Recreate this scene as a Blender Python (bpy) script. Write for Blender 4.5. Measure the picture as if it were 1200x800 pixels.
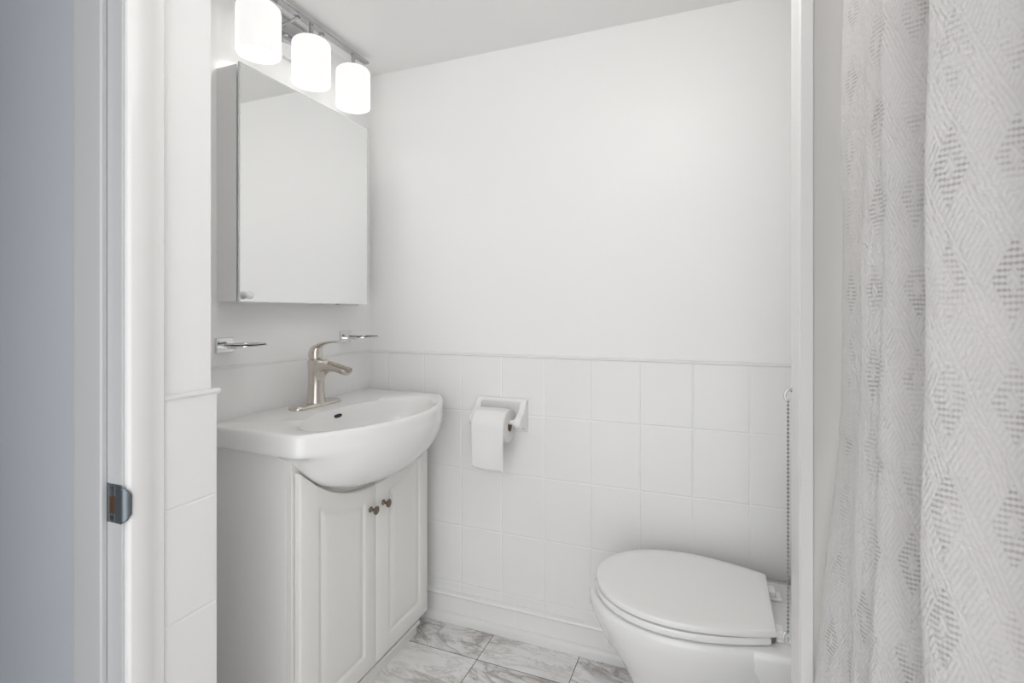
import bpy, bmesh, math, random
from mathutils import Vector, Matrix
random.seed(7)
sc = bpy.context.scene
for o in list(bpy.data.objects): bpy.data.objects.remove(o)
C = sc.collection
PI = math.pi

# ------------------------------------------------------------------ camera
# plan origin under the camera; +y runs along the vanity wall to the back wall, z up, floor z = 0
EYE = 1.173
cam = bpy.data.cameras.new('camera'); co = bpy.data.objects.new('camera', cam); C.objects.link(co)
co.location = (0, 0, EYE); co.rotation_euler = (PI/2, 0, math.radians(21.74))
cam.sensor_width = 36; cam.lens = 36*597/1200; cam.shift_y = -36/1200; cam.clip_start = .01
cam.dof.use_dof = True; cam.dof.focus_distance = 1.6; cam.dof.aperture_fstop = 7.1
sc.camera = co
# ------------------------------------------------------------------ world: soft daylight from the room in front of the bathroom
W = bpy.data.worlds.new('world'); sc.world = W; W.use_nodes = True
bg = W.node_tree.nodes['Background']
bg.inputs[0].default_value = (.975, .985, 1, 1); bg.inputs[1].default_value = .97
sc.view_settings.view_transform = 'Standard'; sc.view_settings.look = 'None'
sc.view_settings.exposure = 1.20; sc.view_settings.gamma = 1; sc.view_settings.use_curve_mapping = False
LAMP, BULB, FILL = .39, 7.5, 2.9      # opal shades, bulbs inside them, added fill globe above the view
Z0 = .012                              # floor level

XL, YB, ZC = -1.294, 1.70, 2.118      # alcove wall, back wall, ceiling
XS = -.947                            # wall plane in front of the alcove
CAP = 1.0115

# ------------------------------------------------------------------ node helpers
class NT:
    def __init__(s, name, col=(.8, .8, .8), rough=.5, metal=0, spec=.5):
        s.m = bpy.data.materials.new(name); s.m.use_nodes = True; s.t = s.m.node_tree
        s.b = s.t.nodes['Principled BSDF']
        s.b.inputs['Base Color'].default_value = (*col, 1); s.b.inputs['Roughness'].default_value = rough
        s.b.inputs['Metallic'].default_value = metal; s.b.inputs['Specular IOR Level'].default_value = spec
    def n(s, kind, **kw):
        x = s.t.nodes.new(kind)
        for k, v in kw.items(): setattr(x, k, v)
        return x
    def link(s, a, b): s.t.links.new(a, b)
    def put(s, v, sock):
        if isinstance(v, bpy.types.NodeSocket): s.link(v, sock)
        else: sock.default_value = v
    def math(s, op, a, b=None, c=None):
        x = s.n('ShaderNodeMath', operation=op)
        s.put(a, x.inputs[0])
        if b is not None: s.put(b, x.inputs[1])
        if c is not None: s.put(c, x.inputs[2])
        return x.outputs[0]
    def pos(s, what='Object'):
        if what == 'world': v = s.n('ShaderNodeNewGeometry').outputs['Position']
        else: v = s.n('ShaderNodeTexCoord').outputs[what]
        q = s.n('ShaderNodeSeparateXYZ'); s.link(v, q.inputs[0]); return v, q.outputs
    def noise(s, vec, scale, detail=3, rough=.5, dist=0):
        x = s.n('ShaderNodeTexNoise'); x.inputs['Scale'].default_value = scale; x.inputs['Detail'].default_value = detail
        x.inputs['Roughness'].default_value = rough; x.inputs['Distortion'].default_value = dist
        if vec is not None: s.link(vec, x.inputs['Vector'])
        return x.outputs[0]
    def ramp(s, f, stops):
        x = s.n('ShaderNodeValToRGB'); r = x.color_ramp
        while len(r.elements) < len(stops): r.elements.new(.5)
        for e, (p, c) in zip(r.elements, stops): e.position = p; e.color = (*c, 1) if len(c) == 3 else c
        s.link(f, x.inputs[0]); return x.outputs[0]
    def mix(s, f, a, b):
        x = s.n('ShaderNodeMix', data_type='RGBA')
        s.put(f, x.inputs['Factor'])
        s.put(a if isinstance(a, bpy.types.NodeSocket) else (*a, 1), x.inputs['A'])
        s.put(b if isinstance(b, bpy.types.NodeSocket) else (*b, 1), x.inputs['B'])
        return x.outputs['Result']
    def bump(s, h, strength=.3, dist=.002):
        x = s.n('ShaderNodeBump'); x.inputs['Strength'].default_value = strength; x.inputs['Distance'].default_value = dist
        s.put(h, x.inputs['Height']); s.link(x.outputs[0], s.b.inputs['Normal'])
    def color(s, sock): s.link(sock, s.b.inputs['Base Color'])

def grid_dist(N, coord, off, period):
    """metres to the nearest grid line along one axis"""
    f = N.math('FRACT', N.math('DIVIDE', N.math('SUBTRACT', coord, off), period))
    f = N.math('MINIMUM', f, N.math('SUBTRACT', 1.0, f))
    return N.math('MULTIPLY', f, period)

def paint(name, col, rough=.5, sc_=90, st=.12, spec=.4):
    N = NT(name, col, rough, 0, spec); v, _ = N.pos('Object')
    a = N.noise(v, 1.7, 2)
    N.color(N.mix(a, tuple(c*.985 for c in col), tuple(min(1, c*1.01) for c in col)))
    N.bump(N.noise(v, sc_, 3), st, .001); return N.m

M = {}
M['wall'] = paint('wall_paint', (.895, .892, .885), .42, 120, .08)
M['ceiling'] = paint('ceiling_paint', (.90, .898, .89), .6, 90, .1)
M['trim'] = paint('trim_paint', (.83, .825, .815), .3, 60, .06)
M['wall_shaded'] = paint('partition_shaded_paint', (.50, .485, .465), .5, 90, .1)  # darker than the wall: shade on the partition's front put into the colour
M['trim_shaded'] = paint('trim_shaded_paint', (.64, .63, .62), .35, 60, .06)  # trim colour darkened on the camera-facing strip, in place of shade
M['hall'] = paint('hall_cool_lit_paint', (.60, .63, .675), .45, 60, .1)  # bluish tint of the hall's cool light put into the colour
M['jamb'] = paint('jamb_shaded_paint', (.56, .565, .57), .3, 60, .06)  # greyer than the trim: shade on jamb and stop is in the colour

def tile_mat(name, axis):
    N = NT(name, (.79, .788, .78), .28, 0, .45)
    v, q = N.pos('world')
    dz = grid_dist(N, q[2], .1575, .2152)
    d = dz
    if axis == 'x':
        dx = grid_dist(N, q[0], .417-1.294, .1624); d = N.math('MINIMUM', dz, dx)
    g = N.math('SUBTRACT', 1.0, N.math('MULTIPLY', N.math('SUBTRACT', d, .0008), 900)); g.node.use_clamp = True
    a = N.noise(v, 5, 2)
    base = N.mix(a, (.855, .852, .845), (.88, .877, .87))
    N.color(N.mix(g, base, (.94, .935, .925)))
    prof = N.math('MULTIPLY', N.math('MINIMUM', d, .004), 250)
    h = N.math('ADD', prof, N.math('MULTIPLY', N.noise(v, 14, 2), .25))
    N.bump(h, .7, .0018)
    return N.m
M['tile_x'] = tile_mat('white_ceramic_tile', 'x'); M['tile_y'] = tile_mat('white_ceramic_tile_side', 'y')

def base_mat():
    N = NT('base_tile_glaze', (.88, .877, .87), .2, 0, .5)
    v, q = N.pos('world'); d = grid_dist(N, q[0], -.985, .325)
    g = N.math('SUBTRACT', 1.0, N.math('MULTIPLY', N.math('SUBTRACT', d, .0006), 900)); g.node.use_clamp = True
    N.color(N.mix(g, (.88, .877, .87), (.92, .915, .905)))
    N.bump(N.math('MULTIPLY', N.math('MINIMUM', d, .003), 300), .25, .001); return N.m
M['base'] = base_mat()

def marble():
    N = NT('marble_floor_tile', (.75, .74, .73), .22, 0, .5)
    v, q = N.pos('world'); P_ = .3135
    dx = grid_dist(N, q[0], -.737, P_); dy = grid_dist(N, q[1], 1.532, P_)
    d = N.math('MINIMUM', dx, dy)
    ix = N.math('FLOOR', N.math('DIVIDE', N.math('SUBTRACT', q[0], -.737), P_))
    iy = N.math('FLOOR', N.math('DIVIDE', N.math('SUBTRACT', q[1], 1.532), P_))
    cb = N.n('ShaderNodeCombineXYZ'); N.link(ix, cb.inputs[0]); N.link(iy, cb.inputs[1])
    wn = N.n('ShaderNodeTexWhiteNoise', noise_dimensions='3D'); N.link(cb.outputs[0], wn.inputs['Vector'])
    sc_ = N.n('ShaderNodeVectorMath', operation='SCALE'); N.link(wn.outputs['Color'], sc_.inputs[0]); sc_.inputs['Scale'].default_value = 7
    ad = N.n('ShaderNodeVectorMath', operation='ADD'); N.link(v, ad.inputs[0]); N.link(sc_.outputs[0], ad.inputs[1])
    mp = N.n('ShaderNodeMapping'); mp.inputs['Rotation'].default_value = (0, 0, math.radians(-38)); mp.inputs['Scale'].default_value = (1, 3.0, 1)
    N.link(ad.outputs[0], mp.inputs[0])
    cloud = N.noise(mp.outputs[0], 3.0, 5, .6, .25)
    vein = N.math('ABSOLUTE', N.math('SUBTRACT', N.noise(mp.outputs[0], 2.6, 7, .62, .9), .5))
    vein2 = N.math('ABSOLUTE', N.math('SUBTRACT', N.noise(mp.outputs[0], 5.2, 6, .7, 1.2), .52))
    veinm = N.ramp(vein, [(0, (1, 1, 1)), (.018, (.45, .45, .45)), (.06, (0, 0, 0))])
    veinm2 = N.ramp(vein2, [(0, (.6, .6, .6)), (.02, (.2, .2, .2)), (.05, (0, 0, 0))])
    base = N.ramp(cloud, [(.22, (.60, .57, .555)), (.36, (.80, .78, .765)), (.52, (.90, .89, .88))])
    patch = N.ramp(N.noise(mp.outputs[0], 1.6, 2), [(.38, (0, 0, 0)), (.6, (1, 1, 1))])
    c = N.mix(N.math('MULTIPLY', veinm, N.math('MULTIPLY', patch, .8)), base, (.30, .27, .255))
    c = N.mix(N.math('MULTIPLY', veinm2, .7), c, (.36, .33, .315))
    g = N.math('LESS_THAN', d, .0013)
    N.color(N.mix(g, c, (.10, .095, .09)))
    N.put(N.math('ADD', .2, N.math('MULTIPLY', g, .6)), N.b.inputs['Roughness'])
    N.bump(N.math('MULTIPLY', N.math('MINIMUM', d, .002), 400), .3, .001)
    return N.m
M['floor'] = marble()

M['porcelain'] = NT('white_porcelain', (.87, .868, .86), .07, 0, .55).m
M['plastic'] = NT('white_plastic', (.90, .897, .885), .22, 0, .5).m
M['cab'] = paint('cream_white_lacquer', (.865, .85, .82), .33, 50, .05, .45)
M['cabside'] = paint('white_melamine', (.895, .89, .875), .35, 130, .12, .45)
M['dark'] = NT('dark_recess', (.03, .028, .026), .7).m
M['metalwhite'] = NT('white_enamel', (.82, .82, .815), .25).m
def nickel():
    N = NT('brushed_nickel', (.66, .615, .565), .25, 1)
    v, q = N.pos('Object'); mp = N.n('ShaderNodeMapping'); mp.inputs['Scale'].default_value = (1, 1, .06); N.link(v, mp.inputs[0])
    nz = N.noise(mp.outputs[0], 600, 2)
    N.link(N.math('MULTIPLY_ADD', nz, .16, .14), N.b.inputs['Roughness']); N.bump(nz, .05, .0005); return N.m
M['nickel'] = nickel()
M['chrome'] = NT('polished_chrome', (.72, .72, .73), .08, 1).m
M['chrome_dark'] = NT('satin_chrome_bar', (.50, .50, .51), .22, 1).m
M['steel_dark'] = NT('tarnished_steel', (.30, .30, .31), .3, 1).m
M['gunmetal'] = NT('worn_steel_plate', (.20, .225, .25), .42, .9).m
M['bronze'] = NT('antique_bronze', (.22, .17, .135), .38, .85).m
M['wood'] = NT('raw_wood_in_mortise', (.075, .035, .015), .8).m
M['mirror'] = NT('mirror_glass', (.90, .905, .90), .0, 1).m
M['glassedge'] = NT('bevelled_glass_edge', (.72, .77, .75), .15, .4).m
def glass():
    N = NT('clear_glass', (.93, .95, .95), .03)
    N.b.inputs['Transmission Weight'].default_value = 1; N.b.inputs['IOR'].default_value = 1.45; return N.m
M['glass'] = glass()
def shade():
    N = NT('opal_glass_lit', (.12, .12, .12), .2)
    v, q = N.pos('Object')
    # the bulb inside brightens the middle of the glass
    N.b.inputs['Emission Color'].default_value = (1, .985, .965, 1); N.b.inputs['Emission Strength'].default_value = LAMP
    return N.m
M['shade'] = shade()
def glow(name, st, col=(1, .975, .94)):
    N = NT(name, (.9, .9, .9), .3); N.b.inputs['Emission Color'].default_value = (*col, 1); N.b.inputs['Emission Strength'].default_value = st; return N.m
M['bulb'] = glow('lit_bulb', BULB); M['dome'] = glow('fill_globe_glow', FILL)
def paper():
    N = NT('tissue_paper', (.84, .835, .825), .95, 0, .1); v, q = N.pos('Object')
    vo = N.n('ShaderNodeTexVoronoi'); vo.inputs['Scale'].default_value = 260; N.link(v, vo.inputs['Vector'])
    N.bump(N.math('ADD', vo.outputs[0], N.math('MULTIPLY', N.noise(v, 45, 3), 1.6)), .35, .001); return N.m
M['paper'] = paper()
M['card'] = NT('brown_cardboard_core', (.30, .23, .17), .9).m
def fabric():
    N = NT('lace_weave_cotton', (.74, .725, .71), .9, 0, .15)
    uv = N.n('ShaderNodeUVMap').outputs[0]; q = N.n('ShaderNodeSeparateXYZ'); N.link(uv, q.inputs[0])
    U, V = q.outputs[0], q.outputs[1]
    wob = N.noise(uv, 22, 2)
    U2 = N.math('ADD', U, N.math('MULTIPLY', wob, .006)); V2 = N.math('ADD', V, N.math('MULTIPLY', wob, .006))
    pu, pv = .052, .096
    a = N.math('ABSOLUTE', N.math('SUBTRACT', N.math('FRACT', N.math('DIVIDE', U2, pu)), .5))
    b = N.math('ABSOLUTE', N.math('SUBTRACT', N.math('FRACT', N.math('DIVIDE', V2, pv)), .5))
    d = N.math('ADD', N.math('MULTIPLY', a, 1.15), b)      # 0 in a diamond's centre
    ring = N.math('MULTIPLY', N.math('GREATER_THAN', d, .13), N.math('LESS_THAN', d, .36))
    patch = N.ramp(N.noise(uv, 16, 3), [(.36, (.1, .1, .1)), (.60, (1, 1, 1))])
    # short dashes of open work inside the ring
    hv = N.math('SINE', N.math('MULTIPLY', V2, 2*PI/.0052)); hu = N.math('SINE', N.math('MULTIPLY', U2, 2*PI/.0042))
    hole = N.math('MULTIPLY', N.math('MULTIPLY', N.math('GREATER_THAN', N.math('MULTIPLY_ADD', hu, .55, hv), .30), ring), patch)
    # diagonal cords, zigzagging between the diamonds
    k1 = N.math('ADD', N.math('DIVIDE', U2, pu), N.math('DIVIDE', V2, pv)); k2 = N.math('SUBTRACT', N.math('DIVIDE', U2, pu), N.math('DIVIDE', V2, pv))
    dg = N.math('SINE', N.math('MULTIPLY', k1, 2*PI*10)); dh = N.math('SINE', N.math('MULTIPLY', k2, 2*PI*10))
    side = N.math('GREATER_THAN', N.math('SINE', N.math('MULTIPLY', k1, PI*2)), 0.0)
    cord = N.math('ADD', N.math('MULTIPLY', side, dg), N.math('MULTIPLY', N.math('SUBTRACT', 1.0, side), dh))
    cord = N.math('MULTIPLY', N.math('SUBTRACT', 1.0, ring), cord)
    weave = N.math('MULTIPLY', N.math('SINE', N.math('MULTIPLY', U2, 2*PI/.0016)), N.math('SINE', N.math('MULTIPLY', V2, 2*PI/.0016)))
    band = N.math('ABSOLUTE', N.math('SUBTRACT', d, .40)); line = N.math('LESS_THAN', band, .022)
    h = N.math('ADD', N.math('MULTIPLY', N.math('MULTIPLY', cord, patch), .34), N.math('MULTIPLY', weave, .2))
    h = N.math('SUBTRACT', h, N.math('MULTIPLY', hole, 1.2)); h = N.math('ADD', h, N.math('MULTIPLY', line, .7))
    mpw = N.n('ShaderNodeMapping'); mpw.inputs['Scale'].default_value = (2.6, .8, 1); mpw.inputs['Rotation'].default_value = (0, 0, .12); N.link(uv, mpw.inputs[0])
    crk = N.math('ADD', N.noise(mpw.outputs[0], 14, 4, .6), N.noise(uv, 160, 3, .6)); h = N.math('ADD', h, N.math('MULTIPLY', crk, 4.2))
    N.bump(h, .85, .0018)
    col = N.mix(N.math('MULTIPLY', hole, .62), (.84, .815, .80), (.36, .335, .32))
    col = N.mix(N.math('MULTIPLY', line, .25), col, (.90, .89, .875))
    cc = N.math('MULTIPLY', N.math('LESS_THAN', cord, -.35), .16)
    N.color(N.mix(cc, col, (.50, .48, .47)))
    return N.m
M['fabric'] = fabric()

# ------------------------------------------------------------------ mesh helpers
def box(bm, a, b):
    vs = [bm.verts.new((x, y, z)) for x in (a[0], b[0]) for y in (a[1], b[1]) for z in (a[2], b[2])]
    for f in ((0, 1, 3, 2), (4, 6, 7, 5), (0, 4, 5, 1), (2, 3, 7, 6), (0, 2, 6, 4), (1, 5, 7, 3)): bm.faces.new([vs[i] for i in f])
def loops(bm, rings, cap0=True, cap1=True, closed=False):
    L = [[bm.verts.new(p) for p in r] for r in rings]; n = len(rings[0])
    prs = list(zip(L, L[1:])) + ([(L[-1], L[0])] if closed else [])
    for a, b in prs:
        for i in range(n):
            j = (i+1) % n; bm.faces.new((a[i], a[j], b[j], b[i]))
    if not closed:
        if cap0: bm.faces.new(list(reversed(L[0])))
        if cap1: bm.faces.new(L[-1])
def prism(bm, pts, axis, a, b):
    def q(p, t): return {'x': (t, p[0], p[1]), 'y': (p[0], t, p[1]), 'z': (p[0], p[1], t)}[axis]
    loops(bm, [[q(p, a) for p in pts], [q(p, b) for p in pts]])
def tube(bm, path, rad, n=12):
    """rad: number or one per point"""
    P = [Vector(p) for p in path]; R = rad if isinstance(rad, (list, tuple)) else [rad]*len(P)
    rings = []; prev = None
    for i, p in enumerate(P):
        t = ((P[min(i+1, len(P)-1)]-P[max(i-1, 0)])).normalized()
        if prev is None:
            up = Vector((0, 0, 1)) if abs(t.z) < .9 else Vector((1, 0, 0)); u = t.cross(up).normalized()
        else: u = (prev - t*prev.dot(t)).normalized()
        prev = u; v = t.cross(u)
        rings.append([p + (u*math.cos(2*PI*k/n)+v*math.sin(2*PI*k/n))*R[i] for k in range(n)])
    loops(bm, rings)
def lathe(bm, prof, c, axis='z', n=40, cap0=True, cap1=True):
    """prof: (radius, height) pairs"""
    rings = []
    for r, h in prof:
        ring = []
        for k in range(n):
            a = 2*PI*k/n; u, v = r*math.cos(a), r*math.sin(a)
            ring.append({'z': (c[0]+u, c[1]+v, c[2]+h), 'y': (c[0]+u, c[1]+h, c[2]+v), 'x': (c[0]+h, c[1]+u, c[2]+v)}[axis])
        rings.append(ring)
    loops(bm, rings, cap0, cap1)
def obj(name, bm, mat, parent=None, bevel=0, seg=2, smooth=True, ang=35, sub=0):
    bmesh.ops.recalc_face_normals(bm, faces=bm.faces)
    me = bpy.data.meshes.new(name); bm.to_mesh(me); bm.free()
    o = bpy.data.objects.new(name, me); C.objects.link(o)
    me.materials.append(M[mat] if isinstance(mat, str) else mat)
    if smooth:
        me.shade_smooth()
        if not sub: me.set_sharp_from_angle(angle=math.radians(ang))
    if bevel:
        b = o.modifiers.new('bevel', 'BEVEL'); b.width = bevel; b.segments = seg; b.limit_method = 'ANGLE'; b.angle_limit = math.radians(ang)
        b.harden_normals = False
    if sub:
        s = o.modifiers.new('sub', 'SUBSURF'); s.levels = s.render_levels = sub
    if parent is not None:
        o.parent = parent; o.matrix_parent_inverse = Matrix.Translation(parent.location).inverted()
    return o
def rehome(o, loc):
    """move the origin of a mesh object to loc (translation only) for anything already built in world space"""
    o.data.transform(Matrix.Translation(-Vector(loc))); o.location = loc
def thing(name, label, cat, loc, group=None):
    o = bpy.data.objects.new(name, None); C.objects.link(o); o.location = loc; o.empty_display_size = .05
    o['label'] = label; o['category'] = cat
    if group: o['group'] = group
    return o
def tag(o, label, cat, group=None):
    o['label'] = label; o['category'] = cat
    if group: o['group'] = group
    return o
def struct(o): o['kind'] = 'structure'; return o
def boxes(name, mat, lst, parent=None, bevel=0, **k):
    bm = bmesh.new()
    for a, b in lst: box(bm, a, b)
    return obj(name, bm, mat, parent, bevel, **k)

# ------------------------------------------------------------------ the setting
struct(boxes('floor', 'floor', [((-2.6, -1.0, -.05), (-1.0, 1.85, Z0)), ((-1.0, -.55, -.05), (1.05, 1.85, Z0))], smooth=False))
struct(boxes('ceiling', 'ceiling', [((-2.6, -1.0, ZC), (-1.0, 1.85, ZC+.06)), ((-1.0, -.55, ZC), (1.05, 1.85, ZC+.06))], smooth=False))
struct(boxes('wall_back', 'wall', [((-1.45, YB, 0), (1.05, YB+.12, ZC))], smooth=False))
struct(boxes('wall_left', 'wall', [((XL-.12, .62, 0), (XL, YB, ZC))], smooth=False))
# short wall in front of the alcove, between door frame and vanity
struct(boxes('wall_front', 'wall', [((XL-.12, .632, 0), (XS, .731, ZC)), ((-1.0735, .570, 0), (XS, .632, ZC))], smooth=False))
struct(boxes('wall_hall', 'hall', [((-2.6, .60, 0), (-1.074, .6315, ZC)), ((-2.66, -1.0, 0), (-2.6, .64, ZC)), ((-2.6, -1.0, 0), (-1.076, -.94, ZC))], smooth=False))
# right side: wing wall, tank wall, tub wall
struct(boxes('wall_partition', 'wall', [((.1315, .912, 0), (1.0, 1.0, ZC))], smooth=False))
struct(boxes('wall_tub_end', 'wall_shaded', [((.132, .9042, 0), (.95, .9119, ZC))], smooth=False))
struct(boxes('wall_entry', 'wall', [((-1.075, -1.0, 0), (XS, -.25, ZC)), ((-1.075, -.25, 2.1), (XS, .559, ZC))], smooth=False))
struct(boxes('wall_right', 'wall', [((.42, 1.0, 0), (.52, YB, ZC)), ((.95, -1.0, 0), (1.05, .906, ZC))], smooth=False))
# corner trim down the end of the partition
bm = bmesh.new(); prism(bm, [(.1223, .904), (.1315, .904), (.1315, .998), (.1223, .998)], 'z', 0, ZC)
struct(obj('trim_3', bm, 'trim', None, .0015))
struct(boxes('trim_6', 'trim_shaded', [((.1232, .899, 0), (.1405, .9039, ZC))], bevel=.001))

# tiled wainscots
struct(boxes('wall_back_tiles', 'tile_x', [((XL, YB-.009, .1), (.42, YB+.001, CAP-.003))], smooth=False))
struct(boxes('wall_left_tiles', 'tile_y', [((XL-.001, .731, .1), (XL+.004, YB-.009, CAP-.003))], smooth=False))
struct(boxes('wall_front_tiles', 'tile_y', [((XS-.001, .6305, 0), (XS+.008, .739, CAP-.003)), ((XL, .731, 0), (XS, .739, CAP-.003))], bevel=.002))
# bullnose caps
def cap(name, a, b, out):
    """a,b ends on the wall line; out = direction off the wall"""
    a, b, out = Vector(a), Vector(b), Vector(out)
    pr = [(0, -.005), (.010, -.005), (.0125, -.002), (.0125, .001), (.010, .0035), (.005, .0045), (0, .0045)]
    bm = bmesh.new(); loops(bm, [[e + out*p + Vector((0, 0, CAP+z)) for p, z in pr] for e in (a, b)])
    return struct(obj(name, bm, 'trim', None))
cap('trim_1', (XL, YB, 0), (.42, YB, 0), (0, -1, 0))
cap('trim_2', (XL, .739, 0), (XL, YB-.012, 0), (.42, 0, 0))
cap('trim_4', (XS, .631, 0), (XS, .7445, 0), (1, 0, 0))
# tiled base along the back wall with quarter round
bm = bmesh.new()
pr = [(YB, Z0), (YB-.014, Z0), (YB-.014, .106), (YB-.021, .1085), (YB-.024, .1135), (YB-.022, .120), (YB-.009, .126), (YB, .126)]
prism(bm, pr, 'x', XL, .42); struct(obj('baseboard_back', bm, 'base', None))
bm = bmesh.new()
pr = [(YB-.014, Z0), (YB-.027, Z0), (YB-.027, Z0+.018), (YB-.0255, Z0+.026), (YB-.022, Z0+.031), (YB-.018, Z0+.034), (YB-.014, Z0+.035)]
prism(bm, pr, 'x', XL, .42); struct(obj('trim_5', bm, 'trim', None))

# ------------------------------------------------------------------ door frame in the left wall
dr = bpy.data.objects.new('door_1', None); C.objects.link(dr); dr.location = (-1.01, .57, 0); struct(dr)
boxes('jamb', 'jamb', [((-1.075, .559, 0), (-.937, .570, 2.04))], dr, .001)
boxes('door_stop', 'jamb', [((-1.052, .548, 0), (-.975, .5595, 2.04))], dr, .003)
# moulded casing on the bathroom side
bm = bmesh.new()
pr = [(XS, .631), (-.937, .631), (-.934, .628), (-.934, .616), (-.931, .606), (-.928, .594), (-.927, .578), (-.928, .569), (-.931, .564), (XS, .564)]
prism(bm, pr, 'z', 0, 2.10); obj('casing', bm, 'trim', dr, ang=20)
# strike plate let into the jamb, its lip curling round the edge
sp = bpy.data.objects.new('strike_plate', None)
zc = .843
bm = bmesh.new()
pts = []
for x, z in ((-.9755, -.033), (-.940, -.033), (-.940, .033), (-.970, .033), (-.9745, .030), (-.9755, .024)): pts.append((x, zc+z))
# face with a latch hole: ring of quads built from boxes
box(bm, (-.9755, 0.5575, zc-.033), (-.969, 0.5595, zc+.033)); box(bm, (-.9535, 0.5575, zc-.033), (-.937, 0.5595, zc+.033))
box(bm, (-.969, 0.5575, zc-.033), (-.9535, 0.5595, zc-.017)); box(bm, (-.969, 0.5575, zc+.012), (-.9535, 0.5595, zc+.033))
sp = obj('strike_plate', bm, 'gunmetal', dr, .0005)
sp['label'] = 'worn steel strike plate'
bm = bmesh.new()    # lip: half round tongue bent over the jamb corner
rings = []
for x, y in ((-.9385, 0.5570), (-.9335, 0.5570), (-.9295, 0.5590), (-.9270, 0.5630), (-.9262, 0.5680)):
    rings.append((x, y))
L1 = []
for i, (x, y) in enumerate(rings):
    hw = .031*math.sqrt(max(.05, 1-(i/4.6)**2.4)); n_ = [Vector((x, y, zc+hw*(k/8-1)*1)) for k in range(0, 17)]
    L1.append(n_)
vv = [[bm.verts.new(p) for p in r] for r in L1]
for a, b in zip(vv, vv[1:]):
    for i in range(16): bm.faces.new((a[i], a[i+1], b[i+1], b[i]))
lip = obj('strike_lip', bm, 'gunmetal', sp); so = lip.modifiers.new('s', 'SOLIDIFY'); so.thickness = .0018
boxes('latch_mortise', 'wood', [((-.969, 0.5582, zc-.017), (-.9535, 0.5594, zc+.012))], sp)
bm = bmesh.new(); lathe(bm, [(.0038, 0), (.0038, .0012)], (-.9615, 0.5568, zc-.025), 'y', 16); obj('screw_hole', bm, 'dark', sp)
bm = bmesh.new(); lathe(bm, [(.0040, 0), (.0040, -.001), (.002, -.0014)], (-.9615, 0.5576, zc+.023), 'y', 16); obj('screw', bm, 'gunmetal', sp)

# ------------------------------------------------------------------ vanity cabinet
XF = -.975                       # front of the doors
Y0, Y1 = .992, 1.618
van = thing('vanity_cabinet', 'off-white vanity cabinet with two arched-top doors under the sink', 'cabinet', ((XL+XF)/2, 1.305, Z0))
def arc_z(y):                    # concave cut following the basin
    t = (y-1.305)/.316
    if abs(t) >= 1: return .772
    return .636 + .134*(abs(t)**2.3)
# carcass: sides, floor, back; front frame with the same cut
bm = bmesh.new()
box(bm, (XL+.005, Y0, Z0), (XF-.0405, Y0+.016, .806)); obj('side_panel', bm, 'cabside', van, .001)
bm = bmesh.new()
box(bm, (XL+.005, Y1-.016, .066), (XF-.0405, Y1, .806)); box(bm, (XL+.005, Y1-.016, Z0), (XF-.12, Y1-.001, .066)); obj('side_panel', bm, 'cabside', van, .001)
boxes('carcass', 'cab', [((XL+.01, Y0+.016, .06), (XF-.04, Y1-.016, .076)), ((XL+.004, Y0+.016, .06), (XL+.010, Y1-.016, .60))], van)
ys = [Y0 + (Y1-Y0)*i/60 for i in range(61)]
def sheet(bm, ys, z0f, z1f, x0, x1):
    """vertical board between x0 and x1, top edge z1f(y)"""
    n = len(ys)
    f = [[bm.verts.new((x, y, z)) for y in ys for z in (z0f(y), z1f(y))] for x in (x0, x1)]
    for k in (0, 1):
        for i in range(n-1): bm.faces.new((f[k][2*i], f[k][2*i+2], f[k][2*i+3], f[k][2*i+1]))
    for i in range(n-1):
        bm.faces.new((f[0][2*i], f[1][2*i], f[1][2*i+2], f[0][2*i+2])); bm.faces.new((f[0][2*i+1], f[0][2*i+3], f[1][2*i+3], f[1][2*i+1]))
    for i in (0, n-1): bm.faces.new((f[0][2*i], f[0][2*i+1], f[1][2*i+1], f[1][2*i]))
def frame_top(y):
    t = min(1, abs((y-1.305)/.30)); return .672 + (.806-.672)*(t**2.2)
bm = bmesh.new(); sheet(bm, ys, lambda y: .065, frame_top, XF-.040, XF-.0215); obj('face_frame', bm, 'cab', van, .001)
# plinth with ogee top
bm = bmesh.new()
pr = [(XF-.040, Z0), (XF-.024, Z0), (XF-.024, .034), (XF-.021, .040), (XF-.013, .046), (XF-.010, .052), (XF-.010, .064), (XF-.040, .064)]
loops(bm, [[(x, y + (-.0 if z > .045 else .0), z) for x, z in pr] for y in (Y0+.002, Y1-.040)])
obj('plinth', bm, 'cab', van, .001)
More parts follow.
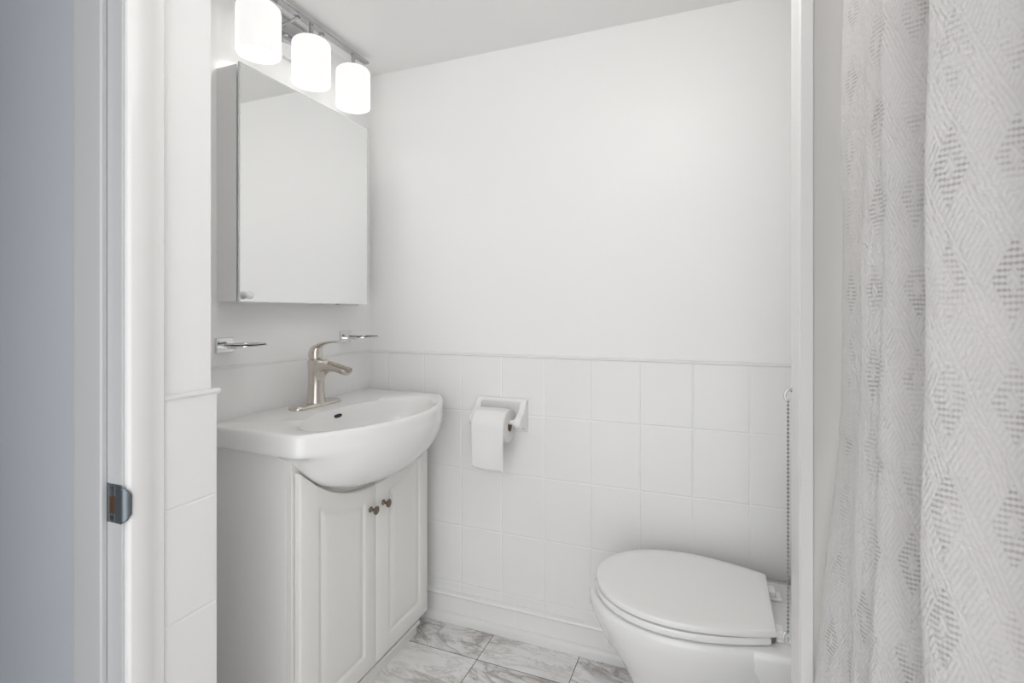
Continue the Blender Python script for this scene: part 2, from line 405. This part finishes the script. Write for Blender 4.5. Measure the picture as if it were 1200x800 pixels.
# doors: slab with routed panel, the relief follows the arch
def door(ya, yb, knob_y):
    N_, K = 44, 92
    zb = .080
    bm = bmesh.new(); inset = .058
    def top(y): return arc_z(y)
    pa, pb = ya+.073, yb-.057
    def panel_top(y):
        return .584 + .056*(abs(y-1.305)/.225)**1.8
    def relief(y, z):
        pt = panel_top(min(max(y, pa), pb))
        d = min(y-pa, pb-y, z-(zb+inset), pt-z)          # >0 inside the panel
        g = 0
        if -.006 < d < .0: g = -.0045*(1+d/.006) if d < 0 else 0
        elif 0 <= d < .004: g = -.0045
        elif .004 <= d < .022: g = -.0045 + .0042*((d-.004)/.018)**.6
        elif d >= .022: g = -.0003
        e = min(y-ya, yb-y, z-zb, top(y)-z)
        if e < .004: g -= .003*(1-e/.004)**2
        return g
    ycol = sorted(set([ya, ya+.002, ya+.004] + [pa+o for o in (-.012, -.0062, -.003, 0, .002, .0042, .008, .014, .022, .03)] +
        [pb-o for o in (-.012, -.0062, -.003, 0, .002, .0042, .008, .014, .022, .03)] + [yb-.004, yb-.002, yb] +
        [pa+.03+(pb-pa-.06)*i/14 for i in range(15)]))
    grid = []
    for y in ycol:
        t_ = top(y); pt = panel_top(min(max(y, pa), pb))
        zz = [zb, zb+.002, zb+.004] + [zb+inset+o for o in (-.012, -.0062, -.003, 0, .002, .0042, .008, .014, .022)]
        z1 = [pt-o for o in (.022, .014, .008, .0042, .002, 0, -.003, -.0062, -.012)] + [t_-.004, t_-.002, t_]
        m = zz + [zz[-1] + (z1[0]-zz[-1])*i/12 for i in range(1, 12)] + z1
        grid.append([bm.verts.new((XF+relief(y, z), y, z)) for z in m])
    back = [[bm.verts.new((XF-.019, y, z)) for z in (zb, top(y))] for y in ycol]
    for i in range(len(grid)-1):
        for j in range(len(grid[0])-1): bm.faces.new((grid[i][j], grid[i+1][j], grid[i+1][j+1], grid[i][j+1]))
        bm.faces.new((back[i][0], back[i][1], back[i+1][1], back[i+1][0]))
        bm.faces.new((grid[i][0], back[i][0], back[i+1][0], grid[i+1][0])); bm.faces.new((grid[i][-1], grid[i+1][-1], back[i+1][1], back[i][1]))
    for i in (0, -1): bm.faces.new([back[i][0]] + grid[i] + [back[i][1]])
    d = obj('door', bm, 'cab', van, ang=50)
    kn = bmesh.new()
    lathe(kn, [(.0085, 0), (.0088, .002), (.006, .004), (.0042, .008), (.0045, .014), (.0095, .018), (.0125, .0205), (.0128, .023), (.0105, .0245), (.0095, .0235), (.003, .0245)], (XF-.0005, knob_y, .568), 'x', 28)
    obj('knob', kn, 'bronze', d, ang=50)
door(1.0, 1.308, 1.282); door(1.3115, 1.614, 1.345)
# hinge screw cover on the frame edge
# ------------------------------------------------------------------ ceramic basin
RIM = .866
BX, BY = -1.0, 1.312
A0, A1 = .957, 1.662
def outline(th):
    """distance from (BX,BY) to the outer edge, direction th (0 = +x)"""
    c, s = math.cos(th), math.sin(th)
    def inside(x, y):
        if x < XL+.0055: return False
        yy = (y-BY)/((A1-A0)/2)
        if abs(yy) > 1: return False
        xf = -.949 + .136*(1-yy*yy)
        return x < xf
    lo, hi = 0, .6
    for _ in range(40):
        m = (lo+hi)/2
        if inside(BX+c*m, BY+s*m): lo = m
        else: hi = m
    return lo
NB = 192
TH = [2*PI*k/NB for k in range(NB)]
RO = [outline(t) for t in TH]
# soften corners a little
for _ in range(2): RO = [(RO[i-1]+4*RO[i]+RO[(i+1) % NB])/6 for i in range(NB)]
def ell(rx, ry, cx=BX, p=2.0):
    out = []
    for t in TH:
        c, s = math.cos(t), math.sin(t)
        # ellipse centred (cx,BY), measured from (BX,BY)
        dx = cx-BX
        a = (c/rx)**2+(s/ry)**2; b = -2*c*dx/rx**2; q = (dx/rx)**2-1
        out.append((-b+math.sqrt(b*b-4*a*q))/(2*a))
    return out
def ring(rad, z): return [(BX+math.cos(t)*r, BY+math.sin(t)*r, z if not callable(z) else z(BX+math.cos(t)*r, BY+math.sin(t)*r)) for t, r in zip(TH, rad)]
def off(R, d): return [max(.01, r-d) for r in R]
def lerp(A, B, t): return [a+(b-a)*t for a, b in zip(A, B)]
E = lambda k, rx, ry, cx=BX: ell(rx, ry, cx)
under = ell(.178, .312)
R_ = []
R_.append(ring(ell(.03, .05), RIM-.203))
for f, z in ((.25, .202), (.45, .195), (.62, .181), (.76, .160), (.87, .136), (.95, .110), (1.0, .084)):
    R_.append(ring([u*f for u in under], RIM-z))
FR = []                                          # 1 at the middle of the bow, 0 on the sides and back
for t, q in zip(TH, RO):
    yy = (BY-(BY+math.sin(t)*q))/((A1-A0)/2); FR.append(math.sqrt(max(0, 1-min(1, abs(yy)*1.03)**3)) if math.cos(t) > 0 else 0)
for wf, ws, zf, zs in ((.40, .60, .074, .0585), (.72, .93, .062, .0570), (.92, .985, .052, .0535), (1, 1, .042, .048)):
    rad = [u+(o_-u)*(ws+(wf-ws)*f) for u, o_, f in zip(under, RO, FR)]
    R_.append([(BX+math.cos(t)*q, BY+math.sin(t)*q, RIM-(zs+(zf-zs)*f)) for t, q, f in zip(TH, rad, FR)])
R_.append(ring(RO, RIM-.020)); R_.append(ring(off(RO, .0), RIM-.010)); R_.append(ring(off(RO, .002), RIM-.004)); R_.append(ring(off(RO, .007), RIM-.0005)); R_.append(ring(off(RO, .012), RIM))
inner = ell(.146, .272, -.985)
mid = [min(a, b) for a, b in zip(lerp(off(RO, .012), inner, .7), off(RO, .014))]
R_.append(ring(mid, RIM-.003))
R_.append(ring(inner, RIM-.007))
for f, z in ((.985, .012), (.965, .025), (.93, .05), (.88, .075), (.80, .098), (.68, .115), (.5, .127), (.3, .133), (.12, .136)):
    R_.append(ring([u*f for u in inner], RIM-z))
bm = bmesh.new(); loops(bm, R_)
basin = obj('sink_basin', bm, 'porcelain', None, ang=60)
tag(basin, 'glossy white bow-front ceramic sink basin set on the vanity cabinet', 'sink'); rehome(basin, (BX, BY, RIM-.2))
def kid(o, p): o.parent = p; o.matrix_parent_inverse = Matrix.Translation(p.location).inverted(); return o
# overflow slot in the rear of the bowl
bm = bmesh.new()
pts = [(.010*math.cos(a)+(.007 if math.cos(a) > 0 else -.007), .0055*math.sin(a)) for a in [2*PI*k/24 for k in range(24)]]
prism(bm, [(BY+a, RIM-.030+b) for a, b in pts], 'x', -1.1290, -1.1225); kid(obj('overflow_slot', bm, 'dark'), basin)
bm = bmesh.new(); lathe(bm, [(.022, .0), (.023, .002), (.016, .004), (.012, .001)], (-.985, BY, RIM-.1365), 'z', 32); kid(obj('drain', bm, 'nickel'), basin)

# ------------------------------------------------------------------ faucet
FX, FY, FZ = -1.214, 1.312, RIM+.0005
fa = thing('faucet', 'brushed nickel waterfall faucet standing on the sink basin', 'faucet', (FX, FY, FZ))
bm = bmesh.new()
def stadium(hl, r, z, n=12):
    return [(FX+r*math.cos(a), FY+hl+r*math.sin(a), z) for a in [PI*k/n for k in range(n+1)]] + [(FX-r*math.cos(a), FY-hl-r*math.sin(a), z) for a in [PI*k/n for k in range(n+1)]]
loops(bm, [stadium(.076, .0285, FZ-.002), stadium(.076, .0285, FZ+.003), stadium(.076, .026, FZ+.0065), stadium(.075, .021, FZ+.008)])
obj('base_plate', bm, 'nickel', fa, ang=50)
bm = bmesh.new()      # body: flared column leaning into the trough spout
rings = []
for cx, z, rx, ry in ((0, .006, .0300, .031), (0, .012, .0290, .030), (.000, .035, .0265, .0275), (.0, .065, .0250, .0255), (.001, .090, .0255, .0255), (.004, .110, .0290, .0265), (.007, .128, .0335, .028), (.008, .141, .0360, .0295), (.006, .146, .0335, .028)):
    rings.append([(FX+cx+rx*math.cos(a), FY+ry*math.sin(a), FZ+z) for a in [2*PI*k/40 for k in range(40)]])
loops(bm, rings); obj('body', bm, 'nickel', fa, ang=60)
# spout: open trough swept outwards and down, with a turned-up mouth
bm = bmesh.new(); rings = []
for x, tz, w, h in ((.004, .143, .0250, .100), (.014, .1425, .0262, .088), (.024, .142, .0262, .064), (.034, .141, .0258, .046), (.046, .139, .0250, .034), (.060, .1365, .0242, .027), (.076, .133, .0238, .0235), (.092, .129, .0240, .0225), (.106, .1255, .0246, .0225), (.118, .1225, .0246, .0215), (.126, .1205, .0232, .0195), (.130, .1195, .0200, .016)):
    sec = []
    for k in range(17):                                   # outer underside, one side to the other
        an = PI + PI*k/16; sec.append((math.cos(an)*w, tz + math.sin(an)*h))
    hi = min(h-.004, .0165)
    for k in range(17):                                   # open channel back
        an = -PI*k/16; sec.append((math.cos(an)*(w-.003), tz + math.sin(an)*hi))
    tilt = .16
    rings.append([(FX+x+(z-tz)*tilt*-1*(1 if x > .09 else 0), FY+y, FZ+z) for y, z in sec])
loops(bm, rings); obj('spout', bm, 'nickel', fa, ang=70)
# lever handle: dome and a swept flat tongue
bm = bmesh.new()
rings = []
for cx, z, rx, ry in ((-.001, .144, .018, .019), (-.001, .149, .0205, .021), (-.003, .160, .0225, .0220), (-.003, .172, .0215, .0210), (.0, .184, .0185, .018), (.004, .193, .0125, .012), (.007, .197, .004, .005)):
    rings.append([(FX+cx+rx*math.cos(a), FY+ry*math.sin(a), FZ+z) for a in [2*PI*k/36 for k in range(36)]])
loops(bm, rings); hb = obj('handle_hub', bm, 'nickel', fa, ang=60)
bm = bmesh.new(); rings = []
for x, z, w, h in ((-.008, .181, .017, .010), (.008, .189, .0185, .0085), (.025, .1975, .0170, .0060), (.045, .2030, .0150, .0042), (.065, .2055, .0135, .0034), (.082, .2065, .0125, .0030), (.094, .2070, .0100, .0026), (.099, .2070, .0055, .002)):
    rings.append([(FX+x+math.sin(a)*h*-.3, FY+w*math.cos(a), FZ+z+h*math.sin(a)) for a in [2*PI*k/24 for k in range(24)]])
loops(bm, rings); obj('lever', bm, 'nickel', hb, ang=60)

# ------------------------------------------------------------------ mirrored medicine cabinet
MY0, MY1, MZ0, MZ1 = 1.017, 1.560, 1.199, 1.850
XM = -1.203
mc = thing('medicine_cabinet', 'white medicine cabinet with one frameless mirror door above the sink', 'medicine cabinet', (XL+.04, 1.288, MZ0))
XBD = XM-.016
boxes('body', 'metalwhite', [((XL, MY0, MZ0), (XBD, MY0+.014, MZ1)), ((XL, MY1-.014, MZ0), (XBD, MY1, MZ1)), ((XL, MY0+.0141, MZ0), (XBD, MY1-.0141, MZ0+.014)),
    ((XL, MY0+.0141, MZ1-.014), (XBD, MY1-.0141, MZ1)), ((XL, MY0+.0141, MZ0+.0141), (XL+.006, MY1-.0141, MZ1-.0141))], mc)
boxes('hinge_rail', 'dark', [((XM-.016, MY0+.007, MZ0+.014), (XM-.006, MY0+.010, MZ1-.012))], mc)
boxes('hinge_rail', 'dark', [((XM-.018, MY0+.012, MZ0+.016), (XM-.0055, MY0+.02, MZ1-.014))], mc)
md = boxes('mirror_door', 'mirror', [((XM-.005, MY0-.001, MZ0), (XM, MY1+.001, MZ1))], mc, smooth=False)
boxes('door_edge', 'glassedge', [((XM-.0052, MY0-.0035, MZ0), (XM-.0002, MY0-.001, MZ1)), ((XM-.0052, MY1+.001, MZ0), (XM-.0002, MY1+.003, MZ1)), ((XM-.0052, MY0-.0035, MZ1), (XM-.0002, MY1+.003, MZ1+.0025)), ((XM-.0052, MY0-.0035, MZ0-.0025), (XM-.0002, MY1+.003, MZ0))], md, smooth=False)
bm = bmesh.new(); lathe(bm, [(.005, 0), (.005, .004), (.0095, .007), (.0115, .012), (.0105, .017), (.006, .020), (.001, .021)], (XM, MY0+.018, MZ0+.0165), 'x', 28)
k = obj('door_knob', bm, 'plastic', md, ang=60); k['label'] = 'round white knob'
boxes('corner_clip', 'chrome', [((XM-.014, MY0+.001, MZ0-.002), (XM-.004, MY0+.012, MZ0+.013))], md, .001)
boxes('bottom_catch', 'chrome_dark', [((XM-.030, MY1-.135, MZ0-.006), (XM-.006, MY1-.040, MZ0+.0005))], mc, .001)

# ------------------------------------------------------------------ vanity light bar
LX = -1.208; LY = (1.081, 1.285, 1.489)
vl = thing('vanity_light', 'three-shade chrome vanity light with lit white glass cylinders above the mirror', 'wall light', (XL, 1.285, 1.97))
boxes('backplate', 'chrome', [((XL, 1.212, 1.985), (XL+.020, 1.358, 2.104))], vl, .002)
for (yy, zz) in ((1.246, 2.055), (1.325, 2.055)):
    bm = bmesh.new(); lathe(bm, [(.0055, 0), (.0055, .003), (.004, .007), (.001, .008)], (XL+.020, yy, zz), 'x', 18); obj('cap_screw', bm, 'chrome_dark', vl)
boxes('bar', 'chrome_dark', [((LX-.011, 1.005, 2.091), (LX+.011, 1.565, 2.100))], vl, .001)
for yy in (1.232, 1.338):
    bm = bmesh.new(); tube(bm, [(XL+.018, yy, 2.078), (LX-.015, yy, 2.088), (LX, yy, 2.090)], .0055, 14); obj('arm', bm, 'chrome_dark', vl)
ZS0, ZS1 = EYE+.728, EYE+.870
for y in LY:
    bm = bmesh.new(); tube(bm, [(LX, y, ZS1+.006), (LX, y, 2.092)], .0068, 16); st = obj('stem', bm, 'chrome_dark', vl)
    bm = bmesh.new(); lathe(bm, [(.034, 0), (.034, .004), (.030, .009), (.012, .012)], (LX, y, ZS1-.002), 'z', 36); obj('socket_cap', bm, 'chrome_dark', st)
    bm = bmesh.new(); r = .0595
    prof = [(.018, ZS1), (.040, ZS1-.0005), (r-.008, ZS1-.003), (r-.002, ZS1-.009), (r, ZS1-.017), (r, ZS0+.004), (r-.0015, ZS0+.0005), (r-.0035, ZS0), (r-.005, ZS0+.004), (r-.0055, ZS0+.03), (r-.0055, ZS1-.02), (r-.012, ZS1-.008), (.018, ZS1-.004)]
    lathe(bm, [(a, b) for a, b in prof], (LX, y, 0), 'z', 56, False, False); s = obj('lamp_shade', bm, 'shade', vl, ang=60)
    bm = bmesh.new(); lathe(bm, [(.013, ZS1-.01), (.015, ZS1-.03), (.024, ZS1-.055), (.030, ZS1-.085), (.026, ZS1-.108), (.013, ZS1-.120), (.001, ZS1-.123)], (LX, y, 0), 'z', 30); obj('bulb', bm, 'bulb', s, ang=60)

# ------------------------------------------------------------------ fill globe, added out of view to lift the inner room
GX, GY, GZ = -.15, .88, 1.94
cl = thing('fill_globe', 'added opal globe fill light on a short stem, out of view', 'fill light', (GX, GY, ZC))
bm = bmesh.new(); lathe(bm, [(.062, 0), (.062, -.012), (.050, -.022), (.012, -.028)], (GX, GY, ZC), 'z', 40); obj('canopy', bm, 'metalwhite', cl)
bm = bmesh.new(); tube(bm, [(GX, GY, ZC-.02), (GX, GY, GZ+.115)], .010, 16); obj('stem', bm, 'metalwhite', cl)
bm = bmesh.new(); lathe(bm, [(.125*math.sin(PI*k/20), .125*math.cos(PI*k/20)) for k in range(1, 20)], (GX, GY, GZ), 'z', 40); obj('globe', bm, 'dome', cl)
# ------------------------------------------------------------------ two bracketed glass dishes on the vanity wall
def dish(y, label):
    z = 1.076
    t = thing('glass_dish_bracket', label, 'soap dish', (XL, y, z), 'chrome wall brackets with glass dishes')
    boxes('wall_plate', 'chrome', [((XL, y-.026, z-.021), (XL+.010, y+.026, z+.021))], t, .0015)
    boxes('bracket_arm', 'chrome', [((XL+.009, y-.009, z-.009), (XL+.062, y+.009, z-.001))], t, .001)
    bm = bmesh.new(); cx = XL+.087; rr = .052
    lathe(bm, [(.001, -.0012), (rr-.006, -.001), (rr-.001, .003), (rr, .0055), (rr-.0025, .0055), (rr-.006, .002), (.001, .0018)], (cx, y, z+.0005), 'z', 48)
    g = obj('dish', bm, 'glass', t, ang=50)
    bm = bmesh.new(); n = 48
    loops(bm, [[(cx+(rr+.0012+a)*math.cos(2*PI*k/n), y+(rr+.0012+a)*math.sin(2*PI*k/n), z+b) for k in range(n)] for a, b in ((0, 0), (.0022, 0), (.0022, .003), (0, .003))], closed=True)
    obj('holder_ring', bm, 'chrome', t, ang=50)
dish(1.036, 'chrome bracket with glass dish at the left of the faucet, beside the tiled wall end')
dish(1.545, 'chrome bracket with glass dish on the right behind the faucet, near the back corner')

# ------------------------------------------------------------------ toilet paper holder and roll
hx0, hx1 = -.805, -.612; hy = YB-.009
tp = thing('toilet_paper_holder', 'white ceramic toilet paper holder on the back tiled wall', 'toilet paper holder', ((hx0+hx1)/2, hy, .80))
bm = bmesh.new()
prism(bm, [(hy+.002, .745), (hy-.010, .748), (hy-.013, .760), (hy-.013, .838), (hy-.017, .846), (hy-.020, .853), (hy-.018, .860), (hy-.010, .863), (hy+.002, .863)], 'x', hx0, hx1)
obj('backplate', bm, 'porcelain', tp, .002)
for xa in (hx0, hx1-.022):
    bm = bmesh.new()
    pts = [(hy-.008, .857), (hy-.020, .855), (hy-.028, .846), (hy-.036, .832), (hy-.046, .822), (hy-.060, .815), (hy-.073, .808), (hy-.082, .797), (hy-.084, .786), (hy-.079, .776), (hy-.068, .771), (hy-.050, .771), (hy-.030, .764), (hy-.008, .752)]
    prism(bm, pts, 'x', xa, xa+.022); obj('post', bm, 'porcelain', tp, .003, 3, ang=30)
RX0, RX1, RY, RZ = -.775, -.655, hy-.067, .782
bm = bmesh.new(); tube(bm, [(hx0+.010, RY, RZ+.008), (hx0+.026, RY, RZ+.008), (hx0+.030, RY, RZ+.008), (hx1-.030, RY, RZ+.008), (hx1-.026, RY, RZ+.008), (hx1-.010, RY, RZ+.008)], [.013, .013, .008, .008, .013, .013], 20); obj('spindle', bm, 'plastic', tp)
roll = thing('toilet_paper_roll', 'white toilet paper roll with a loose sheet hanging down', 'toilet paper', ((RX0+RX1)/2, RY, RZ-.006))
RC = RZ-.004; RR = .057
bm = bmesh.new(); lathe(bm, [(.0195, RX0), (RR-.002, RX0), (RR, RX0+.002), (RR, RX1-.002), (RR-.002, RX1), (.0195, RX1)], (0, RY, RC), 'x', 64, False, False)
obj('paper', bm, 'paper', roll, ang=40)
bm = bmesh.new(); n = 40
loops(bm, [[(x, RY+r*math.cos(2*PI*k/n), RC+r*math.sin(2*PI*k/n)) for k in range(n)] for x, r in ((RX0, .0197), (RX1, .0197), (RX1, .0182), (RX0, .0182))], closed=True)
obj('cardboard_core', bm, 'card', roll, ang=40)
bm = bmesh.new(); G = []                       # loose sheet: over the front of the roll and down
nx = 24
pth = []
for k in range(0, 15):
    a = PI*.62 + (PI-PI*.62)*k/14; pth.append((RY+math.cos(a)*(RR+.0012), RC+math.sin(a)*(RR+.0012)))
for k in range(1, 22):
    pth.append((RY-RR-.0012+.008*(k/21)**2 , RC-.142*k/21))
for j, (y, z) in enumerate(pth):
    row = []
    for i in range(nx+1):
        u = i/nx; w = max(0, (j-14)/21)
        x = RX0+(RX1-RX0)*(u*(1-.03*w)+.0*w)-.001*w
        row.append(bm.verts.new((x, y+math.sin(u*9+1)*.0018*w+math.sin(u*4+j*.35)*.0022*w, z+(math.sin(u*23)*.0012+math.sin(u*7+2)*.002)*w*(1 if j == len(pth)-1 else .6)-.006*u*w)))
    G.append(row)
for a, b in zip(G, G[1:]):
    for i in range(nx): bm.faces.new((a[i], a[i+1], b[i+1], b[i]))
s = obj('loose_sheet', bm, 'paper', roll, ang=80); so = s.modifiers.new('s', 'SOLIDIFY'); so.thickness = .0008; so.offset = 1

# ------------------------------------------------------------------ toilet (faces the vanity, tank to the right)
TY = 1.445
LZ = .440                       # top of lid
to = thing('toilet', 'white ceramic toilet with its lid closed, beside the partition', 'toilet', (-.02, TY, Z0))
def hw(x, b=.137, m=.188, xm=-.085, tip=-.312, xb=.131):
    if x <= xm: return m*math.sqrt(max(0, 1-((xm-x)/(xm-tip))**2.15))
    t = (x-xm)/(xb-xm); return m-(m-b)*(t**1.75)
def egg(grow=0, tip=-.312, xb=.131, b=.137, m=.188, z=0, n=40):
    xs = [xb-(xb-tip)*(.5-.5*math.cos(PI*k/n)) if False else 0 for k in range(n)]
    up = []
    for k in range(n+1):
        t = k/n
        x = xb + (tip-xb)*math.sin(t*PI/2)**1.0 if t < 1 else tip
        up.append((x, hw(x, b, m, -.085, tip, xb)))
    pts = [(x, h) for x, h in up] + [(x, -h) for x, h in reversed(up[:-1])]
    cx = -.08
    out = []
    for x, h in pts:
        d = math.hypot(x-cx, h); f = (d+grow)/d
        out.append((cx+(x-cx)*f, TY+h*f, z))
    return out
# lid
bm = bmesh.new()
loops(bm, [egg(-.006, z=LZ-.0165), egg(-.001, z=LZ-.0155), egg(0, z=LZ-.012), egg(0, z=LZ-.004), egg(-.0015, z=LZ-.0012), egg(-.005, z=LZ), egg(-.03, z=LZ+.0004)])
obj('lid', bm, 'plastic', to, ang=40)
bm = bmesh.new()
kw = dict(tip=-.314, xb=.120, b=.135, m=.189)
loops(bm, [egg(-.010, z=LZ-.039, **kw), egg(-.003, z=LZ-.0375, **kw), egg(0, z=LZ-.033, **kw), egg(0, z=LZ-.024, **kw), egg(-.002, z=LZ-.0205, **kw), egg(-.008, z=LZ-.0195, **kw)])
obj('seat', bm, 'plastic', to, ang=40)
# bowl body
BZ = LZ-.042
bm = bmesh.new(); rings = []
def bl(z, sx, sy, tip, g=0):
    r = egg(g, tip=tip, xb=.16, b=.135, m=.190, z=z)
    return [(.02+(x-.02)*sx, TY+(y-TY)*sy, z) for x, y, _ in r]
for z, sx, sy, tip, g in ((Z0, .82, .66, -.27, 0), (.024, .82, .66, -.27, 0), (.04, .79, .62, -.27, 0), (.10, .78, .58, -.27, 0), (.17, .79, .60, -.28, 0), (.235, .85, .72, -.30, 0), (.285, .93, .86, -.314, 0), (.325, .97, .96, -.320, 0), (BZ-.045, 1, 1, -.324, .0), (BZ-.030, 1, 1, -.326, .004), (BZ-.012, 1, 1, -.326, .004), (BZ-.003, 1, 1, -.324, .002), (BZ, 1, 1, -.322, -.004), (BZ, .85, .85, -.322, -.01)):
    rings.append(bl(z, sx, sy, tip, g))
loops(bm, rings); obj('bowl', bm, 'porcelain', to, ang=60)
# rear deck carrying hinges and tank
bm = bmesh.new()
def rr_(x0, x1, y0, y1, z, r=.02, n=6):
    out = []
    for cx, cy, a0 in ((x1-r, y1-r, 0), (x0+r, y1-r, PI/2), (x0+r, y0+r, PI), (x1-r, y0+r, 1.5*PI)):
        for k in range(n+1):
            a = a0+PI/2*k/n; out.append((cx+r*math.cos(a), cy+r*math.sin(a), z))
    return out
loops(bm, [rr_(.10, .34, TY-.10, TY+.10, .12), rr_(.08, .36, TY-.14, TY+.14, .30), rr_(.07, .38, TY-.163, TY+.175, BZ-.045), rr_(.07, .38, TY-.168, TY+.185, BZ-.015), rr_(.072, .378, TY-.166, TY+.183, BZ-.003), rr_(.077, .373, TY-.160, TY+.178, BZ+.001)])
obj('rear_deck', bm, 'porcelain', to, ang=50)
for yy in (TY-.093, TY+.093):
    bm = bmesh.new(); box(bm, (.132, yy-.020, BZ+.001), (.166, yy+.020, BZ+.010)); box(bm, (.118, yy-.018, BZ+.010), (.150, yy+.018, BZ+.026))
    h = obj('seat_hinge', bm, 'plastic', to, .003, ang=30)
    bm = bmesh.new(); box(bm, (.112, yy-.028, BZ+.002), (.128, yy-.0182, BZ+.022)); obj('hinge_pin', bm, 'bronze', h, .001)
bm = bmesh.new()
loops(bm, [rr_(.225, .405, TY-.19, TY+.195, BZ+.001, .03), rr_(.218, .408, TY-.205, TY+.21, BZ+.04, .03), rr_(.213, .41, TY-.215, TY+.222, .72, .03)])
tk = obj('tank', bm, 'porcelain', to, ang=50)
bm = bmesh.new()
loops(bm, [rr_(.207, .414, TY-.222, TY+.229, .721, .03), rr_(.205, .415, TY-.225, TY+.232, .73, .03), rr_(.205, .415, TY-.225, TY+.232, .752, .03), rr_(.212, .409, TY-.217, TY+.225, .76, .03)])
obj('tank_lid', bm, 'porcelain', to, ang=50)

# ------------------------------------------------------------------ ball chain hanging on the partition's edge
cx, cy, cz = .1150, .990, EYE-.1345
ch = thing('ball_chain', 'silver ball chain hanging from a small ring on the partition edge', 'chain', (.1223, cy, cz))
bm = bmesh.new(); tube(bm, [(.124, cy, cz), (.1215, cy, cz+.001)], .006, 14)
tube(bm, [(.1225, cy, cz), (.1185, cy, cz+.001), (.1135, cy-.001, cz-.004), (.1110, cy-.002, cz-.011), (.1125, cy-.002, cz-.017), (.1165, cy-.002, cz-.019)], .0022, 10); obj('hook', bm, 'chrome_dark', ch)
bm = bmesh.new(); zz = cz-.021; x_ = .1163
tube(bm, [(x_, cy-.002, zz+.003), (x_, cy-.002, EYE-.555)], .0007, 6)
while zz > EYE-.553:
    bmesh.ops.create_icosphere(bm, subdivisions=2, radius=.0023, matrix=Matrix.Translation((x_, cy-.002, zz))); zz -= .0068
obj('beads', bm, 'steel_dark', ch, ang=80)
bm = bmesh.new(); n = 16
tube(bm, [(x_-.003+.006*math.cos(a)*.6, cy-.002+.001*math.sin(a), EYE-.562+.009*math.sin(a)) for a in [2*PI*k/n+.9 for k in range(n-1)]], .0014, 8); obj('end_ring', bm, 'chrome_dark', ch)

# ------------------------------------------------------------------ shower curtain and rod
rod_z = 1.985
rod = bmesh.new(); tube(rod, [(.19, .905, rod_z), (.19, -.55, rod_z)], .0125, 20)
r = obj('curtain_rod', rod, 'chrome'); tag(r, 'chrome shower curtain rod running from the partition above the curtain', 'rod'); rehome(r, (.19, .18, rod_z))
ctrl = [(.185, .868), (.171, .850), (.174, .820), (.186, .790), (.182, .762), (.168, .735), (.174, .712), (.181, .696), (.170, .674), (.176, .660), (.196, .650), (.222, .645), (.242, .630), (.240, .605), (.218, .580), (.190, .562), (.1755, .552), (.170, .546), (.176, .534), (.190, .523), (.206, .514), (.221, .505), (.232, .488), (.229, .465), (.214, .445), (.205, .420), (.214, .39), (.236, .36), (.24, .33), (.22, .30), (.20, .27), (.21, .24), (.235, .21), (.23, .17), (.21, .14), (.215, .11)]
def cat(P, n):
    out = []
    for i in range(len(P)-1):
        p0, p1, p2, p3 = P[max(i-1, 0)], P[i], P[i+1], P[min(i+2, len(P)-1)]
        for k in range(n):
            t = k/n
            out.append(tuple(.5*((2*p1[a])+(-p0[a]+p2[a])*t+(2*p0[a]-5*p1[a]+4*p2[a]-p3[a])*t*t+(-p0[a]+3*p1[a]-3*p2[a]+p3[a])*t**3) for a in (0, 1)))
    out.append(P[-1]); return out
CP = cat(ctrl, 8); S = [0]
for a, b in zip(CP, CP[1:]): S.append(S[-1]+math.hypot(b[0]-a[0], b[1]-a[1]))
bm = bmesh.new(); uvl = bm.loops.layers.uv.new('UVMap')
Zt, Zb, NZ = 1.968, .14, 150
G = []
for j in range(NZ+1):
    z = Zt+(Zb-Zt)*j/NZ; row = []
    for i, (x, y) in enumerate(CP):
        s_ = S[i]; w = max(0, 1-s_/.30)
        fl = max(0, (1.13-z)/.50)
        dx = -.036*w*min(1.6, fl**1.25) - .003*w*max(0, min(1, (1.9-z)/.75))
        rip = .0022*math.sin(z*7+s_*25)+.0012*math.sin(z*19+s_*40+1)
        edge = 0 if i > 4 else 0
        # a soft crease running across the near fold
        cr = z-(.986+.09*s_)
        if s_ < .27: rip += .0034*math.exp(-(cr/.005)**2)-.0022*math.exp(-((cr-.012)/.007)**2)
        row.append((bm.verts.new((x+dx+rip, y+.001*math.sin(z*11+s_*30), z)), s_*1.35, z))
    G.append(row)
for a, b in zip(G, G[1:]):
    for i in range(len(CP)-1):
        q = (a[i], a[i+1], b[i+1], b[i]); f = bm.faces.new([v[0] for v in q])
        for l, v in zip(f.loops, q): l[uvl].uv = (v[1], v[2])
cu = obj('shower_curtain', bm, 'fabric', None, ang=180)
so = cu.modifiers.new('s', 'SOLIDIFY'); so.thickness = .0015
tag(cu, 'pale grey shower curtain woven with diamond lattices, hanging in folds', 'curtain'); rehome(cu, (.19, .5, Zb))
rg = None
for k in range(9):
    y = .84-.09*k
    bm = bmesh.new(); n = 20
    tube(bm, [(.19+.0175*math.cos(a), y, rod_z-.004+.0175*math.sin(a)) for a in [2*PI*q/n for q in range(n+1)]], .0016, 8)
    obj('hanging_ring', bm, 'chrome', cu).matrix_parent_inverse = Matrix.Translation(cu.location).inverted()
